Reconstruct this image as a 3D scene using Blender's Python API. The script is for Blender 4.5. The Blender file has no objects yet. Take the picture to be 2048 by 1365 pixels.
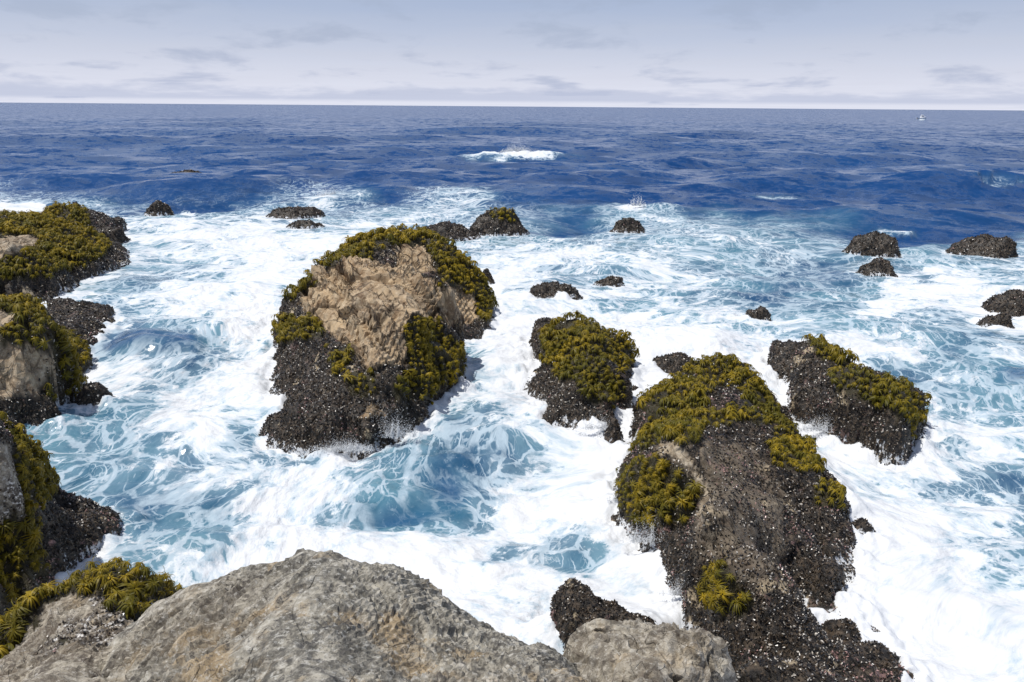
import bpy, math, random
import numpy as np
from mathutils import Matrix, Vector

rng = np.random.default_rng(7)
random.seed(7)
scene = bpy.context.scene
col = scene.collection

# ------------------------------------------------------------------ camera
CAM_H = 10.0
FPX = 1593.0                       # focal length in pixels of the 2048 px wide photograph
PITCH = math.atan((682.5 - 213.0) / FPX)
ROLL = math.atan(16.0 / 2048.0)
cam_pos = np.array([0.0, 0.0, CAM_H])
fwd = np.array([0.0, math.cos(PITCH), -math.sin(PITCH)])
r0 = np.array([1.0, 0.0, 0.0])
u0 = np.cross(r0, fwd)
right = r0 * math.cos(ROLL) + u0 * math.sin(ROLL)
up = np.cross(right, fwd)
cd = bpy.data.cameras.new('camera')
cam = bpy.data.objects.new('camera', cd)
col.objects.link(cam)
cd.sensor_width = 36.0
cd.lens = 36.0 * FPX / 2048.0
cd.clip_start = 0.1
cd.clip_end = 90000.0
m = Matrix.Identity(4)
for i in range(3):
    m[i][0] = right[i]; m[i][1] = up[i]; m[i][2] = -fwd[i]; m[i][3] = cam_pos[i]
cam.matrix_world = m
scene.camera = cam

# ------------------------------------------------------------------ sky, sun, exposure
SUN_EL = math.radians(69.0)
SUN_AZ = math.radians(-102.0)       # from straight ahead (+Y), negative = to the left
world = bpy.data.worlds.new('World')
scene.world = world
world.use_nodes = True
wt = world.node_tree
wt.nodes.clear()

class NT:
    """small helper to write node trees as expressions"""
    def __init__(s, tree): s.t = tree
    def n(s, typ, **kw):
        nd = s.t.nodes.new(typ)
        for k, v in kw.items(): setattr(nd, k, v)
        return nd
    def put(s, sock, v):
        if v is None: return
        if hasattr(v, 'is_linked') or isinstance(v, bpy.types.NodeSocket): s.t.links.new(v, sock)
        else:
            try: sock.default_value = v
            except Exception: sock.default_value = tuple(v) + (1.0,)
    def math(s, op, a, b=None, c=None, clamp=False):
        nd = s.n('ShaderNodeMath', operation=op, use_clamp=clamp)
        s.put(nd.inputs[0], a); s.put(nd.inputs[1], b); s.put(nd.inputs[2], c)
        return nd.outputs[0]
    def vmath(s, op, a, b=None, scale=None):
        nd = s.n('ShaderNodeVectorMath', operation=op)
        s.put(nd.inputs[0], a); s.put(nd.inputs[1], b)
        if scale is not None: s.put(nd.inputs['Scale'], scale)
        return nd.outputs['Value'] if op in ('LENGTH', 'DOT_PRODUCT', 'DISTANCE') else nd.outputs[0]
    def mix(s, f, a, b, blend='MIX'):
        nd = s.n('ShaderNodeMix', data_type='RGBA', blend_type=blend)
        s.put(nd.inputs[0], f); s.put(nd.inputs[6], col4(a)); s.put(nd.inputs[7], col4(b))
        return nd.outputs[2]
    def ss(s, v, lo, hi, a=0.0, b=1.0):
        nd = s.n('ShaderNodeMapRange', interpolation_type='SMOOTHSTEP')
        s.put(nd.inputs[0], v); s.put(nd.inputs[1], lo); s.put(nd.inputs[2], hi); s.put(nd.inputs[3], a); s.put(nd.inputs[4], b)
        return nd.outputs[0]
    def noise(s, vec, scale, detail=4.0, rough=0.55, dist=0.0, color=False):
        nd = s.n('ShaderNodeTexNoise')
        s.put(nd.inputs['Vector'], vec); s.put(nd.inputs['Scale'], scale)
        nd.inputs['Detail'].default_value = detail; nd.inputs['Roughness'].default_value = rough
        nd.inputs['Distortion'].default_value = dist
        return nd.outputs['Color'] if color else nd.outputs[0]
    def vor(s, vec, scale, feature='F1', out=0, rand=1.0):
        nd = s.n('ShaderNodeTexVoronoi', feature=feature)
        s.put(nd.inputs['Vector'], vec); s.put(nd.inputs['Scale'], scale)
        nd.inputs['Randomness'].default_value = rand
        return nd.outputs[out]
    def attr(s, name, out='Fac'):
        nd = s.n('ShaderNodeAttribute'); nd.attribute_name = name
        return nd.outputs[out]
    def sep(s, v):
        nd = s.n('ShaderNodeSeparateXYZ'); s.put(nd.inputs[0], v); return nd.outputs
    def comb(s, x, y, z):
        nd = s.n('ShaderNodeCombineXYZ'); s.put(nd.inputs[0], x); s.put(nd.inputs[1], y); s.put(nd.inputs[2], z); return nd.outputs[0]
    def bump(s, h, strength, dist, normal=None):
        nd = s.n('ShaderNodeBump'); s.put(nd.inputs['Height'], h)
        nd.inputs['Strength'].default_value = strength; nd.inputs['Distance'].default_value = dist
        s.put(nd.inputs['Normal'], normal)
        return nd.outputs[0]

def col4(c):
    if isinstance(c, (tuple, list)) and len(c) == 3: return (c[0], c[1], c[2], 1.0)
    return c

W = NT(wt)
sky = W.n('ShaderNodeTexSky', sky_type='NISHITA')
sky.sun_disc = False
sky.sun_elevation = SUN_EL
sky.sun_rotation = SUN_AZ
sky.air_density = 1.0; sky.dust_density = 1.2; sky.ozone_density = 1.0
tc = W.n('ShaderNodeTexCoord')
d = W.vmath('NORMALIZE', tc.outputs['Generated'])
sx, sy, sz = W.sep(d)
el = W.math('MAXIMUM', sz, 0.0)
# thin cloud sheet seen edge-on near the horizon: the optical path grows as 1/sin(elevation)
cover = W.math('SUBTRACT', 1.0, W.math('EXPONENT', W.math('DIVIDE', -0.16, W.math('ADD', el, 0.03))))
hz = W.math('ADD', el, 0.018)
pu = W.math('DIVIDE', sx, hz); pv = W.math('DIVIDE', sy, hz)
# cloud puffs: bands lying along the horizon
pc = W.comb(W.math('MULTIPLY', sx, 9.0), W.math('MULTIPLY', sy, 9.0), W.math('MULTIPLY', W.math('POWER', W.math('ADD', el, 0.001), 0.6), 19.0))
n1 = W.noise(pc, 1.0, 6.0, 0.58, 0.2)
n2 = W.noise(W.comb(pu, pv, 0.0), 0.30, 5.0, 0.55, 0.4)
puff = W.math('MULTIPLY', W.ss(n1, 0.50, 0.68), W.ss(el, 0.16, 0.05, 0.4, 1.0))
puff = W.math('MULTIPLY', puff, W.ss(el, 0.0, 0.006))
bank = W.math('MULTIPLY', W.math('MULTIPLY', W.ss(el, 0.003, 0.008), W.ss(W.math('SUBTRACT', el, W.math('MULTIPLY', W.math('SUBTRACT', n1, 0.5), 0.06)), 0.024, 0.010)), 0.75)
puff = W.math('MAXIMUM', puff, bank)
veil = W.ss(n2, 0.35, 0.7)
bright = W.mix(W.ss(el, 0.0, 0.13), (0.77, 0.79, 0.90), (0.46, 0.54, 0.775))
cloudc = W.mix(W.math('MULTIPLY', veil, 0.25), bright, (0.66, 0.68, 0.80))
cloudc = W.mix(W.math('MULTIPLY', puff, 0.7), cloudc, (0.42, 0.48, 0.66))
skyc = W.vmath('SCALE', sky.outputs[0], scale=0.085)
final = W.mix(cover, skyc, cloudc)
bg = W.n('ShaderNodeBackground')
wt.links.new(final, bg.inputs[0])
bg.inputs[1].default_value = 1.0
wo = W.n('ShaderNodeOutputWorld')
wt.links.new(bg.outputs[0], wo.inputs[0])

sd_ = bpy.data.lights.new('sun', 'SUN')
sd_.energy = 3.9
sd_.angle = math.radians(0.53)
sd_.color = (1.0, 0.965, 0.91)
sun = bpy.data.objects.new('sun', sd_)
col.objects.link(sun)
sdir = Vector((math.sin(SUN_AZ) * math.cos(SUN_EL), math.cos(SUN_AZ) * math.cos(SUN_EL), math.sin(SUN_EL)))
sun.rotation_euler = sdir.to_track_quat('Z', 'Y').to_euler()
sun.location = (0, 0, 60)

scene.view_settings.view_transform = 'Standard'
scene.view_settings.look = 'None'
scene.view_settings.exposure = 0.0
scene.view_settings.gamma = 1.0
scene.view_settings.use_curve_mapping = False

# ------------------------------------------------------------------ numpy helpers
def unproj(px, py, z):
    """point of the place at height z that stands where the photograph shows (px, py)"""
    d = fwd + right * ((px - 1024.0) / FPX) - up * ((py - 682.5) / FPX)
    t = (z - CAM_H) / d[2]
    return cam_pos + d * t

def proj(P):
    q = P - cam_pos
    dz = np.maximum(q @ fwd, 0.05)
    return 1024.0 + FPX * (q @ right) / dz, 682.5 - FPX * (q @ up) / dz, dz

def _hash(ix, iy, iz, seed):
    h = (ix.astype(np.int64) * 374761393 + iy.astype(np.int64) * 668265263 + iz.astype(np.int64) * 2147483647 + seed * 974711) & 0xFFFFFFFF
    h = ((h ^ (h >> 13)) * 1274126177) & 0xFFFFFFFF
    h = ((h ^ (h >> 16)) * 2246822519) & 0xFFFFFFFF
    return ((h ^ (h >> 15)) & 0xFFFFFF).astype(np.float64) / 8388608.0 - 1.0

def vnoise2(x, y, seed=0):
    ix = np.floor(x); iy = np.floor(y)
    fx = x - ix; fy = y - iy
    ix = ix.astype(np.int64); iy = iy.astype(np.int64); z = np.zeros_like(ix)
    ux = fx * fx * fx * (fx * (fx * 6 - 15) + 10); uy = fy * fy * fy * (fy * (fy * 6 - 15) + 10)
    a = _hash(ix, iy, z, seed); b = _hash(ix + 1, iy, z, seed); c = _hash(ix, iy + 1, z, seed); e = _hash(ix + 1, iy + 1, z, seed)
    return (a * (1 - ux) + b * ux) * (1 - uy) + (c * (1 - ux) + e * ux) * uy

def vnoise3(x, y, z, seed=0):
    iz = np.floor(z); fz = z - iz; iz = iz.astype(np.int64)
    uz = fz * fz * (3 - 2 * fz)
    ix = np.floor(x); iy = np.floor(y)
    fx = x - ix; fy = y - iy
    ix = ix.astype(np.int64); iy = iy.astype(np.int64)
    ux = fx * fx * (3 - 2 * fx); uy = fy * fy * (3 - 2 * fy)
    out = 0
    for k, wz in ((0, 1 - uz), (1, uz)):
        a = _hash(ix, iy, iz + k, seed); b = _hash(ix + 1, iy, iz + k, seed)
        c = _hash(ix, iy + 1, iz + k, seed); e = _hash(ix + 1, iy + 1, iz + k, seed)
        out = out + wz * ((a * (1 - ux) + b * ux) * (1 - uy) + (c * (1 - ux) + e * ux) * uy)
    return out

def fbm2(x, y, octs=5, seed=0, gain=0.5, lac=2.03):
    s = 0; a = 1.0; t = 0
    for o in range(octs):
        s = s + a * vnoise2(x + o * 17.3, y - o * 9.1, seed + o); t += a
        a *= gain; x = x * lac; y = y * lac
    return s / t

def fbm3(P, freq, octs=4, seed=0, gain=0.5):
    s = 0; a = 1.0; t = 0
    x, y, z = P[:, 0] * freq, P[:, 1] * freq, P[:, 2] * freq
    for o in range(octs):
        s = s + a * vnoise3(x, y, z, seed + o); t += a
        a *= gain; x = x * 2.03 + 3.7; y = y * 2.03 - 1.9; z = z * 2.03 + 8.3
    return s / t

def cells2(x, y, seed=0):
    """Voronoi: distance to border (F2-F1), cell hash values, offset to the cell centre"""
    ix = np.floor(x).astype(np.int64); iy = np.floor(y).astype(np.int64)
    f1 = np.full(x.shape, 9.0); f2 = np.full(x.shape, 9.0)
    h1 = np.zeros(x.shape); h2 = np.zeros(x.shape); h3 = np.zeros(x.shape); ox = np.zeros(x.shape); oy = np.zeros(x.shape)
    z = np.zeros_like(ix)
    for di in (-1, 0, 1):
        for dj in (-1, 0, 1):
            cx = ix + di; cy = iy + dj
            qx = cx + 0.5 + 0.45 * _hash(cx, cy, z, seed); qy = cy + 0.5 + 0.45 * _hash(cx, cy, z, seed + 1)
            dx = x - qx; dy = y - qy
            dd = np.maximum(np.abs(dx + 0.3 * dy), np.abs(dy - 0.3 * dx))
            near = dd < f1
            f2 = np.where(near, f1, np.minimum(f2, dd))
            f1 = np.where(near, dd, f1)
            h1 = np.where(near, _hash(cx, cy, z, seed + 2), h1)
            h2 = np.where(near, _hash(cx, cy, z, seed + 3), h2)
            h3 = np.where(near, _hash(cx, cy, z, seed + 4), h3)
            ox = np.where(near, dx, ox); oy = np.where(near, dy, oy)
    return f2 - f1, h1, h2, h3, ox, oy

def facets2(x, y, seed=0):
    """broken stone: the upper envelope of randomly tilted planes, and the gap to the next plane (0 at the joints)"""
    ix = np.floor(x).astype(np.int64); iy = np.floor(y).astype(np.int64); z = np.zeros_like(ix)
    b1 = np.full(x.shape, -9.0); b2 = np.full(x.shape, -9.0)
    for di in (-1, 0, 1):
        for dj in (-1, 0, 1):
            cx = ix + di; cy = iy + dj
            dx = x - (cx + 0.5 + 0.45 * _hash(cx, cy, z, seed)); dy = y - (cy + 0.5 + 0.45 * _hash(cx, cy, z, seed + 1))
            v = 0.16 * _hash(cx, cy, z, seed + 2) + 0.34 * (_hash(cx, cy, z, seed + 3) * dx + _hash(cx, cy, z, seed + 4) * dy) - 0.42 * np.maximum(np.abs(dx + 0.25 * dy), np.abs(dy - 0.25 * dx))
            b2 = np.maximum(b2, np.minimum(v, b1)); b1 = np.maximum(b1, v)
    return b1 + 0.15, b1 - b2

def inpoly(x, y, poly):
    p = np.array(poly, float)
    res = np.zeros(x.shape, bool)
    n = len(p); j = n - 1
    for i in range(n):
        xi, yi = p[i]; xj, yj = p[j]
        if yi != yj:
            c = ((yi > y) != (yj > y)) & (x < (xj - xi) * (y - yi) / (yj - yi) + xi)
            res ^= c
        j = i
    return res

def polydist(x, y, poly):
    p = np.array(poly, float); n = len(p)
    best = np.full(x.shape, 1e9)
    for i in range(n):
        a = p[i]; b = p[(i + 1) % n]; ab = b - a
        L = max(ab @ ab, 1e-9)
        t = np.clip(((x - a[0]) * ab[0] + (y - a[1]) * ab[1]) / L, 0, 1)
        best = np.minimum(best, np.hypot(x - a[0] - t * ab[0], y - a[1] - t * ab[1]))
    return best

def sstep(v, a, b):
    t = np.clip((v - a) / (b - a), 0, 1)
    return t * t * (3 - 2 * t)

def make_mesh(name, V, F, smooth=True, attrs=None, vecs=None, colors=None):
    me = bpy.data.meshes.new(name)
    V = np.ascontiguousarray(V, np.float32); F = np.ascontiguousarray(F, np.int32)
    k = F.shape[1]
    me.vertices.add(len(V)); me.vertices.foreach_set('co', V.ravel())
    me.loops.add(F.size); me.loops.foreach_set('vertex_index', F.ravel())
    me.polygons.add(len(F))
    me.polygons.foreach_set('loop_start', np.arange(0, F.size, k, dtype=np.int32))
    try: me.polygons.foreach_set('loop_total', np.full(len(F), k, np.int32))
    except Exception: pass
    me.polygons.foreach_set('use_smooth', np.full(len(F), smooth, bool))
    me.update(calc_edges=True)
    for nm, a in (attrs or {}).items():
        at = me.attributes.new(nm, 'FLOAT', 'POINT'); at.data.foreach_set('value', np.ascontiguousarray(a, np.float32))
    for nm, a in (vecs or {}).items():
        at = me.attributes.new(nm, 'FLOAT_VECTOR', 'POINT'); at.data.foreach_set('vector', np.ascontiguousarray(a, np.float32).ravel())
    for nm, a in (colors or {}).items():
        at = me.attributes.new(nm, 'FLOAT_COLOR', 'POINT')
        c = np.ones((len(V), 4), np.float32); c[:, :3] = a
        at.data.foreach_set('color', c.ravel())
    return me

def link(name, me, mat=None, parent=None, kind=None, label=None, category=None, group=None):
    o = bpy.data.objects.new(name, me)
    col.objects.link(o)
    if me is not None and mat is not None and not me.materials: me.materials.append(mat)
    if parent is not None: o.parent = parent
    for k, v in (('kind', kind), ('label', label), ('category', category), ('group', group)):
        if v: o[k] = v
    return o

def new_mat(name):
    mt = bpy.data.materials.new(name); mt.use_nodes = True
    mt.node_tree.nodes.clear()
    return mt, NT(mt.node_tree)

def finish(N, shader):
    o = N.n('ShaderNodeOutputMaterial'); N.t.links.new(shader, o.inputs[0])

def principled(N, base, rough, spec=0.5, normal=None, **kw):
    p = N.n('ShaderNodeBsdfPrincipled')
    N.put(p.inputs['Base Color'], col4(base)); N.put(p.inputs['Roughness'], rough)
    N.put(p.inputs['Specular IOR Level'], spec); N.put(p.inputs['Normal'], normal)
    for k, v in kw.items(): N.put(p.inputs[k], v)
    return p.outputs[0]

# ------------------------------------------------------------------ materials
# rock
mat_rock, N = new_mat('coastal_rock')
P = N.n('ShaderNodeNewGeometry').outputs['Position']
bare = N.attr('bare'); palmz = N.attr('palm'); tone = N.attr('tone'); crk = N.attr('crack'); pale = N.attr('pale')
wp = N.vmath('ADD', P, N.vmath('SCALE', N.noise(P, 0.7, 1.0, color=True), scale=0.7))
nA = N.noise(wp, 0.9, 6.0, 0.62); nB = N.noise(P, 5.0, 8.0, 0.74); nC = N.noise(P, 24.0, 5.0, 0.75)
st = N.vmath('MULTIPLY', P, (1.5, 1.0, 1.6)); nS = N.noise(st, 2.6, 9.0, 0.72)
tan = N.mix(N.ss(nA, 0.36, 0.62), (0.21, 0.13, 0.068), (0.52, 0.38, 0.225))
tan = N.mix(N.ss(nS, 0.42, 0.66), tan, (0.50, 0.39, 0.255))
tan = N.mix(N.math('MULTIPLY', N.ss(nB, 0.56, 0.72), 0.5), tan, (0.70, 0.60, 0.45))
grey = N.mix(N.ss(nS, 0.38, 0.64), (0.12, 0.112, 0.094), (0.45, 0.415, 0.34))
grey = N.mix(N.math('MULTIPLY', N.ss(nB, 0.50, 0.66), 0.75), grey, (0.58, 0.545, 0.47))
grey = N.mix(N.math('MULTIPLY', N.ss(nA, 0.54, 0.66), 0.75), grey, (0.43, 0.32, 0.185))
blk = N.noise(wp, 2.6, 7.0, 0.72)
grey = N.mix(N.math('MULTIPLY', N.ss(blk, 0.55, 0.64), 0.85), grey, (0.075, 0.072, 0.07))
fl = N.noise(N.vmath('MULTIPLY', P, (1.0, 1.4, 1.0)), 10.0, 8.0, 0.8)
grey = N.mix(N.math('MULTIPLY', N.ss(fl, 0.53, 0.59), 0.85), grey, (0.085, 0.08, 0.075))
grey = N.mix(N.math('MULTIPLY', N.ss(fl, 0.46, 0.40), 0.65), grey, (0.66, 0.64, 0.58))
bc = N.mix(tone, grey, tan)
bc = N.mix(N.math('MULTIPLY', N.ss(nC, 0.60, 0.74), 0.55), bc, (0.06, 0.052, 0.042))
bc = N.mix(N.math('MULTIPLY', N.ss(nC, 0.42, 0.28), 0.35), bc, (0.62, 0.58, 0.50))
ce = N.vor(N.vmath('MULTIPLY', wp, (1.0, 0.45, 1.3)), 1.7, 'DISTANCE_TO_EDGE')
ce2 = N.vor(N.vmath('MULTIPLY', wp, (1.0, 0.6, 1.0)), 8.0, 'DISTANCE_TO_EDGE')
cm = N.math('MULTIPLY', N.ss(ce, 0.016, 0.0), N.ss(N.noise(P, 0.9, 4.0), 0.47, 0.60))
cm2 = N.math('MULTIPLY', N.ss(ce2, 0.045, 0.0), N.ss(N.noise(P, 1.3, 4.0), 0.52, 0.64))
cma = N.math('MULTIPLY', N.math('MAXIMUM', cm, N.math('MULTIPLY', cm2, 0.7)), 0.3)
bc = N.mix(N.math('MULTIPLY', cma, 0.75), bc, (0.045, 0.038, 0.03))
rt = N.n('ShaderNodeVectorRotate', rotation_type='Z_AXIS'); N.put(rt.inputs['Vector'], wp); rt.inputs['Angle'].default_value = -0.6
ce3 = N.vor(N.vmath('MULTIPLY', rt.outputs[0], (2.4, 0.55, 1.0)), 1.0, 'DISTANCE_TO_EDGE')
ce4 = N.vor(N.vmath('MULTIPLY', rt.outputs[0], (5.5, 1.5, 2.0)), 1.0, 'DISTANCE_TO_EDGE')
cs_ = N.math('MAXIMUM', N.math('MULTIPLY', N.ss(ce3, 0.075, 0.01), N.ss(N.noise(P, 0.9, 4.0), 0.40, 0.55)), N.math('MULTIPLY', N.ss(ce4, 0.08, 0.01), N.ss(N.noise(P, 1.2, 4.0), 0.48, 0.62)))
cs_ = N.math('MULTIPLY', cs_, tone)
bc = N.mix(N.math('MULTIPLY', cs_, 0.72), bc, (0.06, 0.042, 0.028))
cma = N.math('MAXIMUM', cma, cs_)
bc = N.mix(N.math('MULTIPLY', crk, 0.85), bc, (0.035, 0.028, 0.022))
spk = N.vor(P, 24.0)
wl = N.mix(N.ss(N.noise(P, 14.0, 3.0), 0.5, 0.64), (0.10, 0.085, 0.07), (0.80, 0.77, 0.72))
bc = N.mix(N.math('MULTIPLY', pale, N.ss(nB, 0.42, 0.56)), bc, wl)
mus = N.mix(N.ss(N.noise(P, 7.0, 4.0, 0.65), 0.45, 0.65), (0.016, 0.013, 0.010), (0.095, 0.070, 0.048))
pk = N.ss(N.noise(P, 1.4, 5.0, 0.65), 0.60, 0.68)
mus = N.mix(N.math('MULTIPLY', pk, N.attr('pink')), mus, (0.34, 0.20, 0.18))
ly = N.math('MULTIPLY', N.ss(N.noise(wp, 1.1, 5.0, 0.6), 0.61, 0.66), N.attr('scar'))
mus = N.mix(ly, mus, (0.40, 0.32, 0.21))
plm = N.mix(N.noise(P, 9.0, 3.0), (0.012, 0.011, 0.005), (0.055, 0.042, 0.012))
c = N.mix(bare, mus, bc)
c = N.mix(palmz, c, plm)
wsh = N.ss(N.math('ADD', N.noise(N.vmath('MULTIPLY', P, (1.0, 1.0, 0.45)), 3.4, 6.0, 0.72), N.math('MULTIPLY', N.attr('low'), 0.24)), 0.70, 0.76)
c = N.mix(N.math('MULTIPLY', wsh, 0.9), c, (0.74, 0.76, 0.78))
hb = N.math('ADD', N.math('MULTIPLY', nB, 0.7), N.math('MULTIPLY', nC, 0.25))
hb = N.math('ADD', hb, N.math('MULTIPLY', nS, 0.6))
hb = N.math('SUBTRACT', hb, N.math('MULTIPLY', cma, 0.9))
nrm = N.bump(hb, 1.0, 0.06)
rgh = N.mix(bare, (0.42, 0.42, 0.42), (0.85, 0.85, 0.85))
finish(N, principled(N, c, rgh, 0.35, nrm))

# mussels (colour per shell)
mat_mussel, N = new_mat('mussel_shell')
finish(N, principled(N, N.attr('tint', 'Color'), 0.3, 0.5))

# sea palms
def palm_material(name, use_attr):
    mt, N = new_mat(name)
    if use_attr: v = N.attr('shade')
    else: v = N.n('ShaderNodeObjectInfo').outputs['Random']
    g = N.attr('along')
    base = N.mix(v, (0.135, 0.115, 0.008), (0.40, 0.275, 0.012))
    base = N.mix(N.math('MULTIPLY', g, 0.8), base, (0.055, 0.058, 0.010))
    p = principled(N, base, 0.5, 0.25)
    tr = N.n('ShaderNodeBsdfTranslucent'); N.put(tr.inputs[0], N.mix(0.5, base, (0.30, 0.20, 0.01)))
    mx = N.n('ShaderNodeMixShader'); mx.inputs[0].default_value = 0.24
    N.t.links.new(p, mx.inputs[1]); N.t.links.new(tr.outputs[0], mx.inputs[2])
    finish(N, mx.outputs[0])
    return mt
mat_blade = palm_material('sea_palm_blade', False)
mat_blade_far = palm_material('sea_palm_blade_far', True)
mat_stipe, N = new_mat('sea_palm_stipe')
finish(N, principled(N, (0.10, 0.075, 0.015), 0.4, 0.45))

# spray droplets
mat_spray, N = new_mat('sea_spray_droplets')
finish(N, principled(N, (0.86, 0.88, 0.9), 0.5, 0.3))

# sea water and foam
mat_sea, N = new_mat('sea_water')
P = N.n('ShaderNodeNewGeometry').outputs['Position']
dens = N.attr('foam'); aer = N.attr('aeration'); fine = N.attr('near')
FP = N.attr('flow', 'Vector')
w1 = N.vmath('SUBTRACT', N.noise(FP, 0.40, 2.0, color=True), (0.5, 0.5, 0.5))
w2 = N.vmath('SUBTRACT', N.noise(FP, 1.7, 3.0, color=True), (0.5, 0.5, 0.5))
w3 = N.vmath('SUBTRACT', N.noise(FP, 6.0, 3.0, color=True), (0.5, 0.5, 0.5))
fp = N.vmath('ADD', FP, N.vmath('ADD', N.vmath('SCALE', w1, scale=1.5), N.vmath('ADD', N.vmath('SCALE', w2, scale=0.42), N.vmath('SCALE', w3, scale=0.10))))
big = N.noise(fp, 0.34, 4.0, 0.55)
mid = N.noise(fp, 1.1, 7.0, 0.66)
stre = N.noise(N.vmath('MULTIPLY', fp, (0.8, 1.3, 1.0)), 1.3, 7.0, 0.68)
hi = N.noise(N.vmath('MULTIPLY', fp, (0.8, 1.3, 1.0)), 7.0, 4.0, 0.7)
lw = N.math('ADD', 0.05, N.math('MULTIPLY', N.ss(N.noise(FP, 0.8, 3.0), 0.35, 0.7), 0.16))
lf = N.noise(fp, 1.4, 4.0, 0.6)
e1 = N.vor(fp, 0.85, 'DISTANCE_TO_EDGE'); e2 = N.vor(N.vmath('ADD', fp, (5.3, 2.1, 0.0)), 2.1, 'DISTANCE_TO_EDGE')
e3 = N.vor(fp, 5.0, 'DISTANCE_TO_EDGE')
lin = N.math('MULTIPLY', lw, 0.35); lw = N.math('MULTIPLY', lw, 0.8)
lace1 = N.ss(e1, lw, lin); lace2 = N.ss(e2, lw, lin); lace3 = N.ss(e3, lw, lin)
lace = N.math('MAXIMUM', lace1, N.math('MAXIMUM', N.math('MULTIPLY', lace2, N.ss(lf, 0.40, 0.55)), N.math('MULTIPLY', lace3, N.ss(lf, 0.50, 0.62, 0.0, 0.7))))
val = N.math('MULTIPLY_ADD', dens, 1.75, -1.03)
val = N.math('ADD', val, N.math('MULTIPLY', N.math('SUBTRACT', big, 0.5), 1.9))
val = N.math('ADD', val, N.math('MULTIPLY', N.math('SUBTRACT', mid, 0.5), 1.35))
val = N.math('ADD', val, N.math('MULTIPLY', N.math('SUBTRACT', stre, 0.5), 1.35))
val = N.math('ADD', val, N.math('MULTIPLY', N.math('SUBTRACT', hi, 0.5), 0.35))
thick = N.ss(val, -0.02, 0.15)
lacem = N.math('MULTIPLY', N.math('MULTIPLY', lace, N.ss(dens, 0.14, 0.42)), N.ss(N.math('ADD', val, N.math('MULTIPLY', N.math('SUBTRACT', lf, 0.5), 1.0)), -0.85, -0.2))
spk = N.math('MULTIPLY', N.ss(N.noise(FP, 8.0, 4.0, 0.72), 0.62, 0.69), N.math('MULTIPLY', N.ss(dens, 0.12, 0.4), 0.55))
foam = N.math('MAXIMUM', thick, N.math('MAXIMUM', N.math('MULTIPLY', lacem, 0.88), spk))
soft = N.ss(val, -0.95, 0.30)                     # bubbles below the surface
deep = N.mix(N.ss(N.noise(P, 0.02, 4.0, 0.6), 0.3, 0.7), (0.005, 0.042, 0.150), (0.009, 0.058, 0.185))
teal = N.mix(N.ss(N.noise(FP, 0.14, 3.0), 0.35, 0.65), (0.012, 0.060, 0.140), (0.050, 0.165, 0.235))
wc = N.mix(aer, deep, teal)
milky = N.math('MULTIPLY', N.math('MULTIPLY', soft, aer), 0.45)
wc = N.mix(milky, wc, (0.33, 0.49, 0.56))
PA = N.vmath('MULTIPLY', P, (0.65, 0.8, 1.0))
s1 = N.vmath('SUBTRACT', N.noise(PA, 0.36, 6.0, 0.76, color=True), (0.5, 0.5, 0.5))
s2 = N.vmath('SUBTRACT', N.noise(PA, 1.5, 5.0, 0.68, color=True), (0.5, 0.5, 0.5))
sl = N.vmath('ADD', N.vmath('SCALE', s1, scale=N.ss(aer, 0.0, 0.7, 2.9, 0.55)), N.vmath('SCALE', s2, scale=N.ss(aer, 0.0, 0.7, 1.1, 0.7)))
sl = N.vmath('MULTIPLY', sl, (0.6, 1.0, 0.0))
nw = N.vmath('NORMALIZE', N.vmath('ADD', N.n('ShaderNodeNewGeometry').outputs['Normal'], sl))
water = principled(N, wc, 0.17, 0.46, nw, IOR=1.33)
fh = N.math('ADD', N.math('MULTIPLY', N.noise(FP, 0.8, 2.0, 0.5), 0.8), N.math('MULTIPLY', N.noise(FP, 3.0, 3.0, 0.55), 0.20))
nf = N.bump(fh, 0.7, 0.6)
fcol = N.mix(N.ss(N.math('ADD', val, N.math('MULTIPLY', N.math('SUBTRACT', N.noise(fp, 2.2, 6.0, 0.65), 0.5), 1.5)), -0.2, 0.55), (0.43, 0.53, 0.60), (0.72, 0.735, 0.75))
foamsh = principled(N, fcol, 0.75, 0.15, nf)
mx = N.n('ShaderNodeMixShader'); N.t.links.new(foam, mx.inputs[0]); N.t.links.new(water, mx.inputs[1]); N.t.links.new(foamsh, mx.inputs[2])
finish(N, mx.outputs[0])

# ------------------------------------------------------------------ rocks
ROCKS = []       # (mesh arrays) kept for palms, mussels and the sea

class Rock: pass

def build_height(outline, interior):
    ctrl = []; base = []
    for p in outline:
        x, y, z = p[:3]; s = p[3] if len(p) > 3 else 1
        q = unproj(x, y, z)
        ctrl.append(q)
        if z > 0.25:
            hd = np.array([q[0], q[1]]); hd /= np.linalg.norm(hd)
            b = q[:2] + hd * s * (z * 0.62 + 0.15)
            base.append(b); ctrl.append(np.array([b[0], b[1], -0.15]))
        else: base.append(q[:2])
    for p in interior: ctrl.append(unproj(*p))
    ctrl = np.array(ctrl); base = np.array(base)
    n = len(ctrl); C = 0.35
    D = np.sqrt(((ctrl[:, None, :2] - ctrl[None, :, :2]) ** 2).sum(2) + C * C)
    A = np.zeros((n + 1, n + 1)); A[:n, :n] = D - 0.02 * np.eye(n); A[:n, n] = 1; A[n, :n] = 1
    sol = np.linalg.lstsq(A, np.concatenate([ctrl[:, 2], [0]]), rcond=None)[0]
    zmax = ctrl[:, 2].max()
    def h(x, y):
        out = np.full(x.shape, sol[n])
        for i in range(n): out = out + sol[i] * np.sqrt((x - ctrl[i, 0]) ** 2 + (y - ctrl[i, 1]) ** 2 + C * C)
        return np.clip(out, -1.0, zmax + 0.35)
    return h, base

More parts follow.
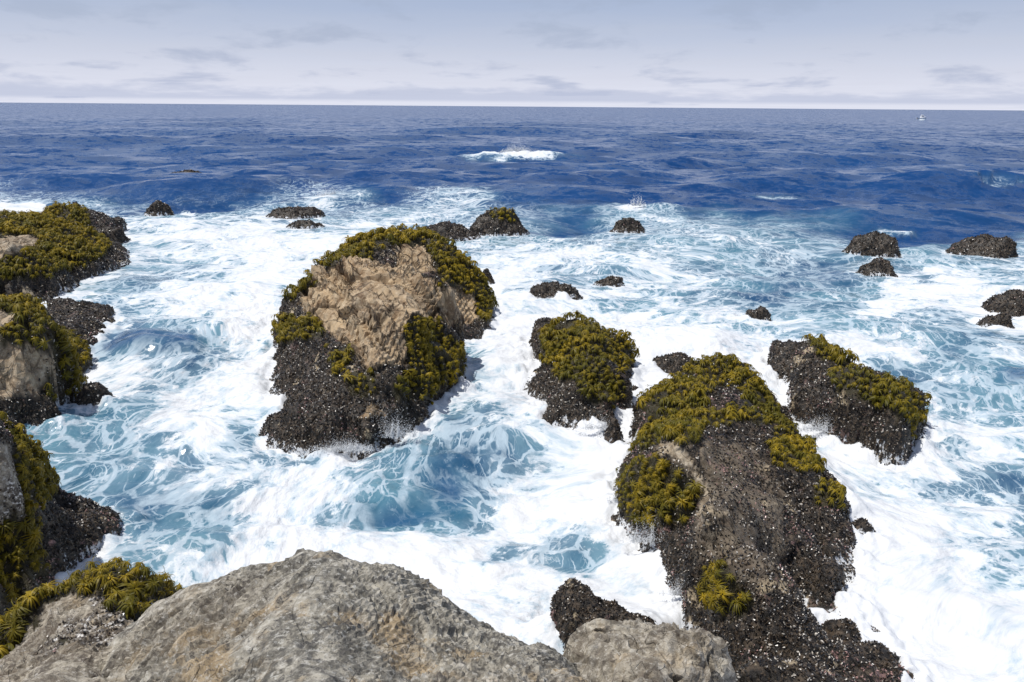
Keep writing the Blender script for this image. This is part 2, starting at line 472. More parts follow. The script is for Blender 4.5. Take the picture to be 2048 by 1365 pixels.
def rock(name, label, outline, interior=(), step=0.08, bare=(), palm=(), tone=0.0, rough=1.0, plate=0.0, plate_scale=(0.8, 1.6, 0.6),
         pale=(), thin=(), mussel=1.0, pink=0.3, scar=1.0, group=None, seed=1, palm_density=55.0, warp=1.0, bare_first=False, ledge=0.0, ledge_dir=(0.35, -0.55, 0.75)):
    h, base = build_height(outline, interior)
    lo = base.min(0) - 1.0; hi = base.max(0) + 1.0
    nx = int((hi[0] - lo[0]) / step) + 2; ny = int((hi[1] - lo[1]) / step) + 2
    X, Y = np.meshgrid(lo[0] + np.arange(nx) * step, lo[1] + np.arange(ny) * step)
    x = X.ravel(); y = Y.ravel()
    s = max(step * 2.0, 0.12) * warp
    wx = x + s * 2.2 * fbm2(x * 0.9, y * 0.9, 4, seed) ; wy = y + s * 2.2 * fbm2(x * 0.9 + 31, y * 0.9, 4, seed + 5)
    Z = h(wx, wy)
    ins = inpoly(wx, wy, base); dist = polydist(wx, wy, base)
    Z = np.where(ins, Z * sstep(dist, -0.25, 0.22) , np.minimum(Z, 0) - dist * 1.3)
    Z = np.maximum(Z, -1.2)
    keep = (ins | (dist < 0.9))
    Vg = np.stack([x, y, Z], 1)
    G = Z.reshape(ny, nx)
    gy, gx = np.gradient(G, step)
    Nn = np.stack([-gx.ravel(), -gy.ravel(), np.ones(x.size)], 1); Nn /= np.linalg.norm(Nn, axis=1)[:, None]
    amp = 0.16 * rough
    big = fbm3(Vg, 0.9, 3, seed + 11) * amp * 2.0
    rid = (1 - np.abs(fbm3(Vg, 2.1, 4, seed + 23))) ** 2
    disp = big + (rid - 0.6) * amp * 1.1 + fbm3(Vg, 7.0, 3, seed + 41) * amp * 0.35
    px, py, dz = proj(Vg)
    jx = px + 9 * fbm2(x * 2.2, y * 2.2, 4, seed + 3); jy = py + 9 * fbm2(x * 2.2 + 9, y * 2.2, 4, seed + 4)
    def zone(polys):
        a = np.zeros(x.size)
        for pl in polys: a = np.maximum(a, inpoly(jx, jy, pl).astype(float))
        return a
    ab = zone(bare) if bare != 'all' else np.ones(x.size)
    ap = zone(palm); pl_ = zone(pale)
    if bare_first: ap = ap * (1 - np.maximum(ab, pl_))
    ab = np.maximum(ab, pl_)
    ab = np.maximum(ab, 0.34 * zone(thin))
    ab = ab * (1 - ap)
    flat = big * 0.45 + fbm3(Vg, 5.0, 4, seed + 47) * amp * 0.30
    disp = disp * (1 - ab) + flat * ab
    V = Vg + Nn * (disp * sstep(Z, -0.3, 0.25))[:, None]
    crack = np.zeros(x.size)
    if plate > 0:
        ca, sa = math.cos(plate_scale[2]), math.sin(plate_scale[2])
        xr = (x * ca + y * sa); yr = (-x * sa + y * ca)
        ux = xr * plate_scale[0] + 0.5 * fbm2(x * 0.7, y * 0.7, 3, seed + 7); uy = yr * plate_scale[1] + 0.5 * fbm2(x * 0.7 + 5, y * 0.7, 3, seed + 8)
        f1, g1 = facets2(ux, uy, seed + 60); f2, g2 = facets2(ux * 2.4 + 4, uy * 2.2, seed + 80); f3, g3 = facets2(ux * 5.6 + 9, uy * 4.9, seed + 95)
        pd = (f1 - f1[ab > .3].mean() if (ab > .3).any() else f1) + (f2 - f2.mean()) * 0.42 + (f3 - f3.mean()) * 0.17
        c1 = sstep(g1, 0.035, 0.0) * sstep(vnoise2(x * 1.1, y * 1.1, seed + 9), -0.4, 0.3); c2 = sstep(g2, 0.03, 0.0) * sstep(vnoise2(x * 1.5, y * 1.5, seed + 19), -0.1, 0.5)
        wgt = ab
        V = V + Nn * ((pd * plate - c1 * 0.13 * plate - c2 * 0.06 * plate) * wgt)[:, None]
        if ledge > 0:
            for hh, dr, sd in ((ledge, ledge_dir, 0), (ledge * 0.45, (-ledge_dir[0] - .3, ledge_dir[1] * .6, ledge_dir[2]), 31)):
                t = (V @ np.array(dr)) / hh + min(1.6, 0.24 / ledge) * fbm3(V, 0.9 if ledge < .2 else 0.45, 4, seed + 131 + sd)
                fr = t - np.floor(t)
                saw = np.where(fr < 0.82, fr / 0.82, (1 - fr) / 0.18) - 0.5
                msk = sstep(fbm3(V, 0.55, 3, seed + 141 + sd), -0.25, 0.2)
                V = V + Nn * (saw * hh * (0.75 if ledge < .2 else 0.5) * msk * wgt)[:, None]
            V = V + Nn * (wgt * 0.035 * (1 - 2 * np.abs(fbm3(V, 4.5, 3, seed + 151))) * min(1.0, ledge / 0.15) * (1 if ledge < .2 else 0.6))[:, None]
        crack = np.maximum(c1 * 0.75, c2 * 0.5) * wgt * sstep(np.full(1, tone), 0.1, 0.9)[0]
    idx = np.arange(nx * ny).reshape(ny, nx)
    q = np.stack([idx[:-1, :-1], idx[:-1, 1:], idx[1:, 1:], idx[1:, :-1]], -1).reshape(-1, 4)
    q = q[keep[q].all(1)]
    used = np.zeros(x.size, bool); used[q.ravel()] = True
    re = np.cumsum(used) - 1
    q = re[q]; V = V[used]
    A = dict(bare=ab[used], palm=ap[used], tone=np.clip(tone + 0.25 * fbm2(x * 0.5, y * 0.5, 3, seed + 77), 0, 1)[used], crack=crack[used], pale=pl_[used],
             low=sstep(V[:, 2], 0.30, -0.15), pink=np.full(used.sum(), pink), scar=np.full(used.sum(), scar))
    me = make_mesh(name, V, q, True, A)
    me.polygons.foreach_set('use_smooth', A['bare'][q].mean(1) < 0.5)
    root = link(name, None, label=label, category='rock', group=group)
    cx, cy = base.mean(0)
    root.location = (cx, cy, 0)
    me.transform(Matrix.Translation((-cx, -cy, 0)))
    link('stone', me, mat_rock, root)
    r = Rock(); r.palm_polys = palm; r.h = h; r.base = base; r.V = V; r.q = q; r.A = A; r.root = root; r.mussel = mussel; r.name = label; r.off = np.array([cx, cy, 0]); r.pden = palm_density; r.pinkv = pink
    ROCKS.append(r)
    return r

# the big rocks: outline (pixel x, pixel y, height in metres) unprojected to real positions
rock('sea_stack', 'long central rock with a cracked tan top ringed by sea palms and black mussels',
     [(530,850,0),(560,885,0),(620,902,0),(680,906,0),(720,888,0),(790,868,0),(850,832,0),(868,802,0),(915,770,0),(930,735,.2),(905,690,.2),(960,668,0),(985,625,.2),(990,560,0),
      (962,562,1.5),(942,532,2.2),(900,508,2.5),(800,492,2.7),(720,500,2.6),(672,522,2.5),(640,538,2.6),(620,552,2.4),(572,590,1.5),(556,640,0),(560,690,0),(545,740,0),(562,790,0),(572,822,0)],
     [(645,540,3.5),(700,560,3.5),(760,545,3.4),(820,520,3.0),(850,590,3.2),(900,595,3.0),(955,618,2.3),(940,645,1.7),(700,640,3.0),(640,600,2.8),(625,660,1.8),(595,650,1.3),(760,690,2.4),
      (835,655,2.4),(780,725,2.0),(850,705,1.8),(915,710,1.2),(700,700,2.1),(640,720,1.4),(600,770,.9),(700,780,1.4),(800,775,1.4),(850,775,.9),(650,850,.75),(750,840,.7),(575,850,.4),(590,600,1.6)],
     step=0.06, tone=0.95, plate=1.15, ledge=0.5, ledge_dir=(0.85, 0.35, 0.4), plate_scale=(1.0, 0.36, 0.6),
     bare=[[(618,540),(700,525),(800,535),(870,560),(960,600),(950,650),(880,645),(840,640),(850,690),(810,732),(730,735),(700,692),(640,655),(600,610)],[(780,490),(850,490),(880,520),(940,530),(930,550),(800,545)],[(740,800),(765,835),(720,840)]],
     palm=[[(670,498),(720,470),(800,462),(900,475),(945,505),(962,545),(988,600),(975,650),(955,640),(955,600),(885,572),(872,535),(850,492),(790,492),(740,518),(690,528),(640,535),(630,525)],
           [(562,585),(620,550),(630,565),(575,605)],[(560,640),(640,640),(655,670),(600,682),(562,695)],[(820,640),(880,640),(890,670),(935,700),(938,740),(870,770),(860,800),(790,802),(780,770),(820,740),(810,670)],
           [(660,700),(700,690),(712,720),(670,762)],[(690,748),(750,740),(752,790),(700,800)]], seed=3)

rock('shore_rock', 'dark shore rock at the far left, covered with olive sea palms round a pale slab',
     [(-170,600,0),(40,605,0),(105,592,0),(170,556,0),(245,524,0),(252,502,0),(215,475,.2),(252,450,0),(200,444,.2),(180,428,1.3),(150,404,2.0),(100,410,2.3),(0,440,2.3),(-170,446,2.4)],
     [(30,492,2.6),(120,446,2.3),(150,490,1.6),(60,530,1.6),(200,510,.6),(100,560,.8),(-100,500,2.9),(-100,560,2),(20,575,1.2)],
     step=0.15, tone=0.7, bare=[[(-20,475),(50,472),(82,482),(50,510),(-20,522)],[(60,425),(90,420),(80,436)]], plate=0.8,
     palm=[[(-10,440),(60,415),(100,405),(172,425),(182,460),(222,490),(190,528),(120,545),(60,562),(-10,568)]], seed=13, bare_first=True)

rock('shore_rock', 'left shore rock with golden sea palms, a tan bald patch and a mussel ledge',
     [(-170,880,0),(0,868,0),(62,852,0),(122,828,0),(160,755,0),(172,690,.2),(215,662,0),(222,612,.2),(150,604,.4),(100,598,.5),(60,612,1.6),(0,602,2.2),(-170,600,2.5)],
     [(170,640,.6),(110,645,.8),(60,650,2.2),(20,685,2.6),(100,690,2.3),(145,700,1.7),(40,745,2.4),(110,745,2.0),(148,765,1.0),(60,800,1.2),(0,810,1.5),(-100,700,3),(-100,820,1.8),(100,810,.6)],
     step=0.085, tone=0.6, bare=[[(-20,690),(60,690),(100,705),(105,750),(70,795),(-20,795)],[(-20,620),(30,628),(40,650),(-20,660)]], plate=0.6,
     palm=[[(-10,585),(70,602),(100,655),(165,690),(172,745),(130,815),(92,790),(90,745),(105,700),(60,692),(30,660),(20,630),(-10,620)],[(-10,660),(40,655),(50,690),(-10,700)]], seed=23, bare_first=True)

rock('shore_rock', 'near left rock edged with hanging sea palms, with a pinkish ledge in the foam',
     [(-170,1330,0),(0,1290,0),(40,1225,0),(60,1200,0),(92,1162,0),(150,1108,0),(225,1065,0),(222,1012,.2),(150,1006,.3),(100,985,.2),(98,960,1.0),(50,882,2.2),(0,855,2.5),(-170,850,3.2)],
     [(20,905,3),(20,1000,3),(40,1080,2.5),(20,1150,2.0),(62,1000,2.2),(90,1000,.8),(150,1050,.5),(110,1060,.8),(50,1170,1.1),(0,1230,1.2),(-150,900,4),(-150,1100,4),(-150,1250,2.5)],
     step=0.06, tone=0.1, bare=[[(-170,860),(18,885),(22,930),(8,1045),(-170,1045)]], plate=0.5, pink=1.0, pale=[[(0,945),(28,940),(35,1000),(10,1060),(0,1080)]],
     palm=[[(-10,835),(60,880),(108,960),(88,1010),(78,1080),(90,1130),(55,1200),(-10,1235),(-10,1060),(28,1010),(34,950),(18,900)]], seed=33, bare_first=True)

rock('shore_rock', 'mottled boulder in the bottom left corner, its back crowned with golden sea palms',
     [(20,1290,.9),(60,1270,1.2),(78,1238,1.5),(130,1186,2.0),(200,1168,2.2),(265,1160,2.4),(320,1188,2.2),(350,1226,1.6),(372,1240,1.2),(520,1330,2.0),(600,1600,4.0),(300,2000,5.2,-1),(-100,2000,4.6,-1),(-300,1600,3.4),(-250,1330,2.0)],
     [(200,1230,3),(100,1270,2.8),(50,1330,3.1),(250,1300,3.3),(150,1365,3.7),(340,1240,2.0),(0,1365,3.2),(-100,1365,3.3),(-100,1290,2.2),(20,1290,2),(300,1500,4.4),(100,1600,4.6)],
     step=0.04, tone=0.25, bare='all', plate=0.35, ledge=0.1, plate_scale=(1.2, 2.0, 0.3), pink=0.8, mussel=1.0,
     pale=[[(180,1195),(240,1185),(330,1195),(350,1225),(260,1260),(215,1300),(130,1290),(110,1330),(60,1320),(120,1260),(190,1235)]],
     palm=[[(60,1230),(130,1145),(200,1125),(265,1118),(320,1145),(360,1215),(335,1215),(300,1190),(240,1195),(180,1192),(112,1200),(60,1255),(-10,1330),(-10,1250)],
           [(212,1205),(250,1195),(262,1225),(215,1232)],[(250,1225),(330,1235),(300,1248),(250,1240)],[(115,1280),(135,1278),(138,1300),(116,1300)],[(72,1245),(90,1243),(92,1262),(75,1262)]], seed=43, palm_density=60)

rock('clifftop_rock', 'big mottled grey boulder in the foreground with a pointed crest and rust stains',
     [(150,1420,2.8),(215,1335,3.0),(330,1250,3.3),(372,1212,3.5),(402,1196,3.7),(442,1166,4.0),(472,1150,4.1),(540,1146,4.3),(600,1096,4.55),(640,1080,4.65),(690,1080,4.65),(760,1130,4.5),(812,1150,4.4),(852,1182,4.3),(897,1214,4.2),
      (942,1244,4.1),(990,1272,4.0),(1062,1284,3.9),(1122,1308,3.8),(1148,1332,3.6),(1180,1420,3.9),(1300,1700,4.8),(1600,2300,6.0),(1300,3600,7.6,-1),(700,3600,7.6,-1),(100,2600,6.6)],
     [(640,1180,4.8),(640,1300,5.1),(640,1365,5.25),(400,1300,4.3),(300,1365,4.2),(850,1260,4.55),(900,1365,4.9),(1050,1330,4.5),(500,1200,4.5),(640,1500,5.6),(400,1500,5.0),(900,1500,5.3),(1100,1500,4.9),(640,1800,6.4),(640,2400,7.4),(300,1800,5.8),(1100,1900,6.0)],
     step=0.036, tone=0.02, bare='all', plate=0.38, ledge=0.15, plate_scale=(0.7, 0.36, -0.6), rough=0.7, mussel=0, seed=53)

rock('shore_boulder', 'cracked grey brown boulder at the bottom right of the big foreground boulder',
     [(1130,1400,3.2),(1145,1335,3.2),(1168,1280,3.3),(1240,1264,3.3),(1300,1287,3.2),(1370,1312,3.1),(1432,1362,2.9),(1470,1450,2.9),(1500,1700,3.6),(1300,2000,4.4,-1),(1100,1800,4.2)],
     [(1250,1325,3.55),(1250,1370,3.75),(1250,1450,4.0),(1380,1400,3.5),(1170,1450,3.8),(1300,1700,4.3)],
     step=0.036, tone=0.25, bare='all', plate=0.8, ledge=0.17, plate_scale=(1.5, 0.9, 0.6), rough=0.6, mussel=0, seed=63)

rock('mussel_rock', 'mussel and seaweed covered rock hump behind the small grey brown boulder',
     [(1100,1212,.2),(1106,1248,.1),(1150,1290,0),(1250,1335,0),(1350,1345,0),(1362,1312,.4),(1352,1284,.8),(1300,1238,.9),(1260,1208,.9),(1205,1200,.8),(1182,1172,1),(1155,1166,1),(1122,1182,.8)],
     [(1150,1210,1.15),(1220,1242,1.25),(1300,1278,1.1)], step=0.045, pink=1.0, rough=1.2, seed=73)

rock('reef_rock', 'large right hand reef of mussels with several sea palm thickets and a foam filled inlet',
     [(1288,792,0),(1276,842,.1),(1256,902,0),(1236,962,0),(1248,1032,0),(1290,1068,0),(1330,1112,0),(1352,1162,0),(1386,1212,0),(1410,1272,0),(1440,1352,0),(1455,1420,0),(1470,1600,0),(1700,1650,0),(1860,1480,0),
      (1820,1350,0),(1765,1252,0),(1742,1268,-.4),(1712,1312,-.45),(1640,1304,-.45),(1592,1262,-.4),(1608,1218,-.3),(1650,1256,.05),(1700,1262,.05),(1735,1236,.05),(1690,1185,.05),(1640,1125,0),(1595,1078,.1),(1612,1068,.15),(1655,1118,0),(1700,1142,0),(1708,1080,0),(1690,1000,0),(1650,950,0),(1600,870,.1),(1560,810,.2),(1525,770,.2),
      (1470,740,1.1),(1430,732,1.25),(1380,748,1.2),(1350,772,1.0),(1292,792,.6)],
     [(1440,752,1.6),(1340,800,1.3),(1305,815,1.0),(1480,795,1.4),(1400,835,1.5),(1540,855,1.2),(1320,865,1.4),(1285,885,.9),(1600,920,.9),(1450,880,1.8),(1380,920,2.0),(1420,980,2.1),(1500,960,1.6),(1310,965,1.3),(1265,975,.7),
      (1330,1025,1.2),(1400,1060,1.7),(1500,1060,1.5),(1560,1000,1.2),(1660,1000,.7),(1640,1060,.7),(1680,1110,.4),(1450,1150,1.5),(1390,1150,.8),(1540,1140,1.1),(1500,1230,1.4),(1600,1190,.6),(1430,1250,.8),(1560,1300,1.1),
      (1700,1320,.6),(1500,1330,1.3),(1650,1365,1.0),(1500,1420,1.4),(1790,1325,.35),(1700,1500,1.0),(1632,1268,-.4),(1665,1284,-.4),(1705,1286,-.4),(1640,1155,.5),(1650,1195,.6),(1688,1218,.45),(1700,1235,.3),(1660,1232,.4),(1765,1290,.35)],
     step=0.055, tone=0.55, pink=0.6, thin=[[(1400,880),(1500,890),(1570,990),(1560,1100),(1520,1180),(1440,1110),(1420,1000)],[(1380,1060),(1450,1050),(1470,1110),(1400,1120)]], bare=[[(1305,890),(1360,885),(1402,940),(1422,1010),(1400,1065),(1390,1060),(1396,985),(1360,925)]], plate=0.3,
     palm=[[(1283,780),(1340,750),(1390,722),(1440,710),(1492,742),(1502,795),(1440,775),(1410,800),(1420,845),(1385,890),(1330,882),(1258,912),(1265,870),(1300,840),(1280,812)],
           [(1488,742),(1545,805),(1605,875),(1648,942),(1600,955),(1540,930),(1530,890),(1560,850),(1490,842),(1430,855),(1410,835),(1480,822),(1492,790)],
           [(1232,950),(1290,925),(1360,930),(1398,985),(1372,1050),(1310,1062),(1246,1032)],[(1622,965),(1680,985),(1678,1015),(1628,1012)],[(1398,1135),(1470,1140),(1512,1200),(1492,1240),(1430,1225)]], seed=83)

rock('reef_rock', 'right hand rock with a shaggy mussel front and a rounded cap of sea palms',
     [(1546,695,0),(1530,742,.1),(1572,758,0),(1580,812,0),(1602,842,0),(1660,872,0),(1720,887,0),(1790,912,0),(1832,882,0),(1852,845,.1),(1862,815,.6),(1850,792,1.0),(1800,772,1.35),(1740,754,1.4),(1715,735,.9),(1680,712,.9),(1640,690,1.0),(1615,682,1.1),(1562,684,.8)],
     [(1600,705,1.2),(1650,735,1.2),(1595,775,.8),(1640,805,1.0),(1700,785,1.5),(1780,805,1.55),(1830,815,1.2),(1700,845,.8),(1800,862,.75),(1622,755,1)],
     step=0.07, seed=93, palm=[[(1600,662),(1640,668),(1722,722),(1700,742),(1640,722)],[(1660,750),(1722,742),(1800,772),(1864,808),(1855,852),(1790,832),(1740,802),(1680,792)]])

rock('reef_rock', 'middle rock between the two larger reefs, almost hidden by sea palms',
     [(1062,690,0),(1082,735,0),(1048,762,0),(1102,802,0),(1090,832,0),(1150,842,0),(1192,847,0),(1212,868,0),(1236,852,0),(1228,815,.1),(1252,795,.2),(1245,762,.2),(1268,748,0),(1268,705,.4),(1252,678,1.0),(1205,660,1.4),(1150,642,1.6),(1105,642,.9),(1082,652,.5)],
     [(1150,665,1.8),(1200,692,1.6),(1120,692,1.3),(1150,722,1.3),(1212,742,1.1),(1232,782,.8),(1150,792,.8),(1112,742,.7),(1240,732,.7),(1180,822,.45),(1100,662,1.0)],
     step=0.07, seed=103, palm=[[(1080,692),(1110,642),(1150,625),(1195,650),(1252,670),(1268,720),(1250,745),(1205,730),(1228,760),(1252,790),(1230,812),(1172,802),(1150,765),(1100,755)]])

SMALL = [  # x0, x1, base y, top y, label
    (298,342,427,403,'small dark mussel rock alone in the far surf on the left'),
    (535,648,434,417,'low flat wave washed mussel ledge beyond the central rock'),
    (580,640,453,444,'barely awash mussel ledge just in front of the low flat far ledge'),
    (945,1047,468,416,'far dark rock with a knob of sea palms beyond the central rock'),
    (818,958,477,450,'low row of mussel rock running behind the crest of the central rock'),
    (1225,1288,462,440,'far half awash rock with white water breaking over it'),
    (1697,1790,508,470,'dome shaped mussel rock in the upper right surf, left of the round one'),
    (1728,1786,546,516,'small mussel rock just below the dome shaped one in the upper right surf'),
    (1915,2018,512,477,'round dark mussel rock at the upper right near the open sea'),
    (1986,2110,636,588,'black mussel rock cut by the right edge of the picture'),
    (1965,2018,651,632,'low wet rock just left of and below the black rock at the right edge'),
    (1062,1157,594,565,'low dark mound above the middle palm covered rock'),
    (1188,1245,569,552,'thin awash rock sliver right of the low dark mound'),
    (1487,1540,641,621,'tiny half submerged rock left above the right hand palm capped rock'),
    (345,402,351,343,'dark submerged hump far out on the left in the open sea'),
    (1706,1736,1064,1046,'fist shaped weedy rock off the right flank of the large reef'),
    (1296,1395,742,714,'low dark tail of rock at the back of the large right hand reef'),
    (160,216,806,770,'dark submerged rock in the left channel beside the hanging palms'),
    (952,990,566,534,'mussel knob at the back right flank of the central rock'),
    (1208,1240,872,830,'dripping weed knob at the near foot of the middle rock'),
    (1250,1284,786,774,'tiny black rock in the gap between the middle rock and the large reef'),
    (180,252,486,462,'jagged mussel ledge trailing right from the far left shore rock'),
    (1570,1640,1180,1150,''),
]
for i, (x0, x1, yb, yt, lab) in enumerate(SMALL):
    if not lab: continue
    xm = (x0 + x1) / 2; w = x1 - x0; hgt = yb - yt
    dist = np.linalg.norm(unproj(xm, yb, 0) - cam_pos)
    c0 = unproj(xm, yb, 0.0); hd = np.array([c0[0], c0[1]]); gd = np.linalg.norm(hd); hd /= gd; sd2 = np.array([hd[1], -hd[0]])
    Wd = w * dist / FPX; Dp = max(0.55 * Wd, 0.5); td = CAM_H / gd
    z = 0.9 * max(hgt * dist / FPX * 1.0 - 0.45 * Dp * td, 0.14) + 0.10
    r = random.Random(i * 7 + 1); k = lambda a: a * (0.85 + 0.3 * r.random())
    def wp_(u, v, zz):
        q = c0[:2] + sd2 * u * Wd / 2 + hd * (v * Dp / 2 + Dp / 2)
        a_, b_, _ = proj(np.array([[q[0], q[1], zz]])); return (float(a_[0]), float(b_[0]), zz)
    ol = [wp_(k(1.05) * math.cos(t), k(1.05) * math.sin(t), 0.0) for t in np.linspace(0, 2 * math.pi, 13)[:-1]]
    pk_ = r.uniform(-.3, .3)
    inn = [wp_(pk_, 0.0, z), wp_(pk_ + .38, .1, k(.9) * z), wp_(pk_ - .38, .05, k(.92) * z), wp_(.78, 0, k(.62) * z), wp_(-.78, 0, k(.62) * z), wp_(0, -.55, k(.62) * z), wp_(.45, -.5, k(.5) * z), wp_(-.45, -.5, k(.5) * z), wp_(0, .55, k(.6) * z)]
    pz = [[(980, 400), (1025, 400), (1040, 440), (985, 440)]] if 'knob of sea palms' in lab else []
    rock('mussel_rock', lab, ol, inn, step=max(0.05, dist * 0.0018), warp=0.4, seed=200 + i * 9, rough=min(1.3, 0.6 * Wd), palm=pz, pink=0.1, scar=0.0)

# ------------------------------------------------------------------ mussels: real shells, one bed per rock
def face_data(r):
    V = r.V; q = r.q
    a, b, c, d = V[q[:, 0]], V[q[:, 1]], V[q[:, 2]], V[q[:, 3]]
    n = np.cross(c - a, d - b); A = 0.5 * np.linalg.norm(n, axis=1); n = n / np.maximum(2 * A, 1e-9)[:, None]
    ctr = (a + b + c + d) / 4
    return ctr, n, A, (a, b, c, d)

def sample(quad, f):
    u = rng.random(len(f))[:, None]; v = rng.random(len(f))[:, None]
    a, b, c, d = (k[f] for k in quad)
    return (a * (1 - u) + b * u) * (1 - v) + (d * (1 - u) + c * u) * v

OCT_V = np.array([[1, 0, 0], [-1, 0, 0], [0.15, 1, 0], [0.15, -1, 0], [0.15, 0, 1], [0.15, 0, -1]], float)
OCT_F = np.array([[0, 2, 4], [2, 1, 4], [1, 3, 4], [3, 0, 4], [2, 0, 5], [1, 2, 5], [3, 1, 5], [0, 3, 5]])

plan = []; total = 0
for r in ROCKS:
    if r.mussel <= 0: continue
    ctr, n, A, quad = face_data(r)
    bare = r.A['bare'][r.q].mean(1); pal = r.A['palm'][r.q].mean(1); pale_ = r.A['pale'][r.q].mean(1)
    px, py, dz = proj(ctr)
    view = (cam_pos - ctr); dist = np.linalg.norm(view, axis=1); cosv = (n * view).sum(1) / dist
    patch = sstep(fbm2(ctr[:, 0] * 1.1, ctr[:, 1] * 1.1, 3, 900), -0.75, -0.1)
    w = A * (np.clip(1 - bare, 0, 1) * (1 - 0.8 * pal) * (0.25 + 0.75 * patch) + 0.30 * pale_) * (cosv > -0.15) * (px > -120) * (px < 2170) * (py < 1420) * (ctr[:, 2] > -0.45)
    dens = 430.0 / np.maximum(dist / 17.0, 0.8) ** 1.5 * r.mussel
    wn = fbm3(ctr, 2.2, 3, 555); w = w * (1 - 0.6 * sstep(wn + 0.6 * sstep(ctr[:, 2], 0.25, -0.15), 0.6, 0.8))
    cnt = w * dens
    plan.append((r, n, quad, cnt, dist)); total += cnt.sum()
SC = min(1.0, 105000 / max(total, 1))
for r, n, quad, cnt, dist in plan:
    N_ = int(cnt.sum() * SC)
    if N_ < 5: continue
    cs = np.cumsum(cnt); f = np.searchsorted(cs, rng.random(N_) * cs[-1]); f = np.minimum(f, len(cnt) - 1)
    pos = sample(quad, f); nn = n[f]; dd = dist[f]
    ax = nn * rng.uniform(0.2, 1.0, (N_, 1)) + rng.normal(0, 0.55, (N_, 3)); ax /= np.linalg.norm(ax, axis=1)[:, None]
    t = rng.normal(0, 1, (N_, 3)); b = np.cross(ax, t); b /= np.linalg.norm(b, axis=1)[:, None]; c = np.cross(ax, b)
    L = (rng.uniform(0.022, 0.045, N_) * np.maximum(dd / 17.0, 0.85) ** 0.62)[:, None, None]
    loc = OCT_V[None]
    V = pos[:, None, :] + (nn * L[:, 0] * 0.25)[:, None, :] + L * (loc[:, :, 0:1] * ax[:, None] + 0.55 * loc[:, :, 1:2] * b[:, None] + 0.36 * loc[:, :, 2:3] * c[:, None])
    V = V.reshape(-1, 3) - r.off
    F = (OCT_F[None] + (np.arange(N_) * 6)[:, None, None]).reshape(-1, 3)
    kind = rng.random(N_)
    tint = np.empty((N_, 3)); s = rng.uniform(0.6, 1.5, (N_, 1))
    wht = sstep(fbm3(pos, 0.55, 4, 171), -0.2, 0.35)
    tint[:] = np.array([0.015, 0.013, 0.013]) * s
    m_ = kind > 0.42; tint[m_] = (np.array([0.050, 0.035, 0.022]) * s)[m_]
    m_ = kind > 0.66; tint[m_] = (np.array([0.10, 0.078, 0.056]) * s)[m_]
    m_ = kind > 0.975 - 0.13 * wht * (0.35 if len(r.base) == 12 else 1.0); tint[m_] = (np.array([0.50, 0.46, 0.40]) * s)[m_]
    pkm = (fbm3(pos, 1.2, 3, 77) > 0.25) & (rng.random(N_) < 0.4 * r.pinkv); tint[pkm] = (np.array([0.30, 0.185, 0.165]) * s)[pkm]
    tint = np.clip(np.repeat(tint, 6, 0), 0, 0.75)
    me = make_mesh('mussel_bed', V, F, False, colors={'tint': tint})
    link('mussel_bed', me, mat_mussel, r.root, kind='stuff')

# ------------------------------------------------------------------ sea palms
def palm_geometry(blades, segs, seed, hstipe=0.17, length=0.15):
    g = np.random.default_rng(seed)
    V = []; F = []; al = []
    sway = np.array([g.normal(0, .35), g.normal(0, .35), 0]); droop = g.uniform(1.9, 3.4); length = length * g.uniform(0.75, 1.35); hstipe = hstipe * 1.0
    for i in range(blades):
        a = 2 * math.pi * (i * 0.381966 + g.uniform(-.03, .03)); lift = g.uniform(0.15, 1.25); L = length * g.uniform(0.55, 1.35)
        wd = g.uniform(0.006, 0.010) * (1.5 if blades < 34 else 1.0)
        p = np.array([0.012 * math.cos(a), 0.012 * math.sin(a), hstipe]); dirr = np.array([math.cos(a) * math.cos(lift), math.sin(a) * math.cos(lift), math.sin(lift)])
        side = np.array([-math.sin(a), math.cos(a), 0.0])
        b0 = len(V)
        for s in range(segs + 1):
            t = s / segs; w = wd * (0.55 + 0.45 * math.sin(math.pi * min(1, t * 0.8 + 0.15))) * (1.0 if s < segs else 0.35)
            V.append(p - side * w); V.append(p + side * w); al += [t, t]
            dirr = dirr + np.array([0, 0, -droop / segs]) + sway / segs + g.normal(0, 0.13, 3); dirr /= np.linalg.norm(dirr)
            p = p + dirr * L / segs
        for s in range(segs): k = b0 + 2 * s; F.append([k, k + 1, k + 3, k + 2])
    return np.array(V), np.array(F), np.array(al)

def stipe_geometry(hstipe=0.17, sides=6):
    V = []; F = []
    for s in range(4):
        t = s / 3; rad = 0.017 * (1 - 0.55 * t)
        for k in range(sides):
            a = 2 * math.pi * k / sides; V.append([rad * math.cos(a) + 0.015 * math.sin(t * 3), rad * math.sin(a), t * hstipe * 1.01 - 0.05 * (1 - t)])
    for s in range(3):
        for k in range(sides): F.append([s * sides + k, s * sides + (k + 1) % sides, (s + 1) * sides + (k + 1) % sides, (s + 1) * sides + k])
    return np.array(V), np.array(F)

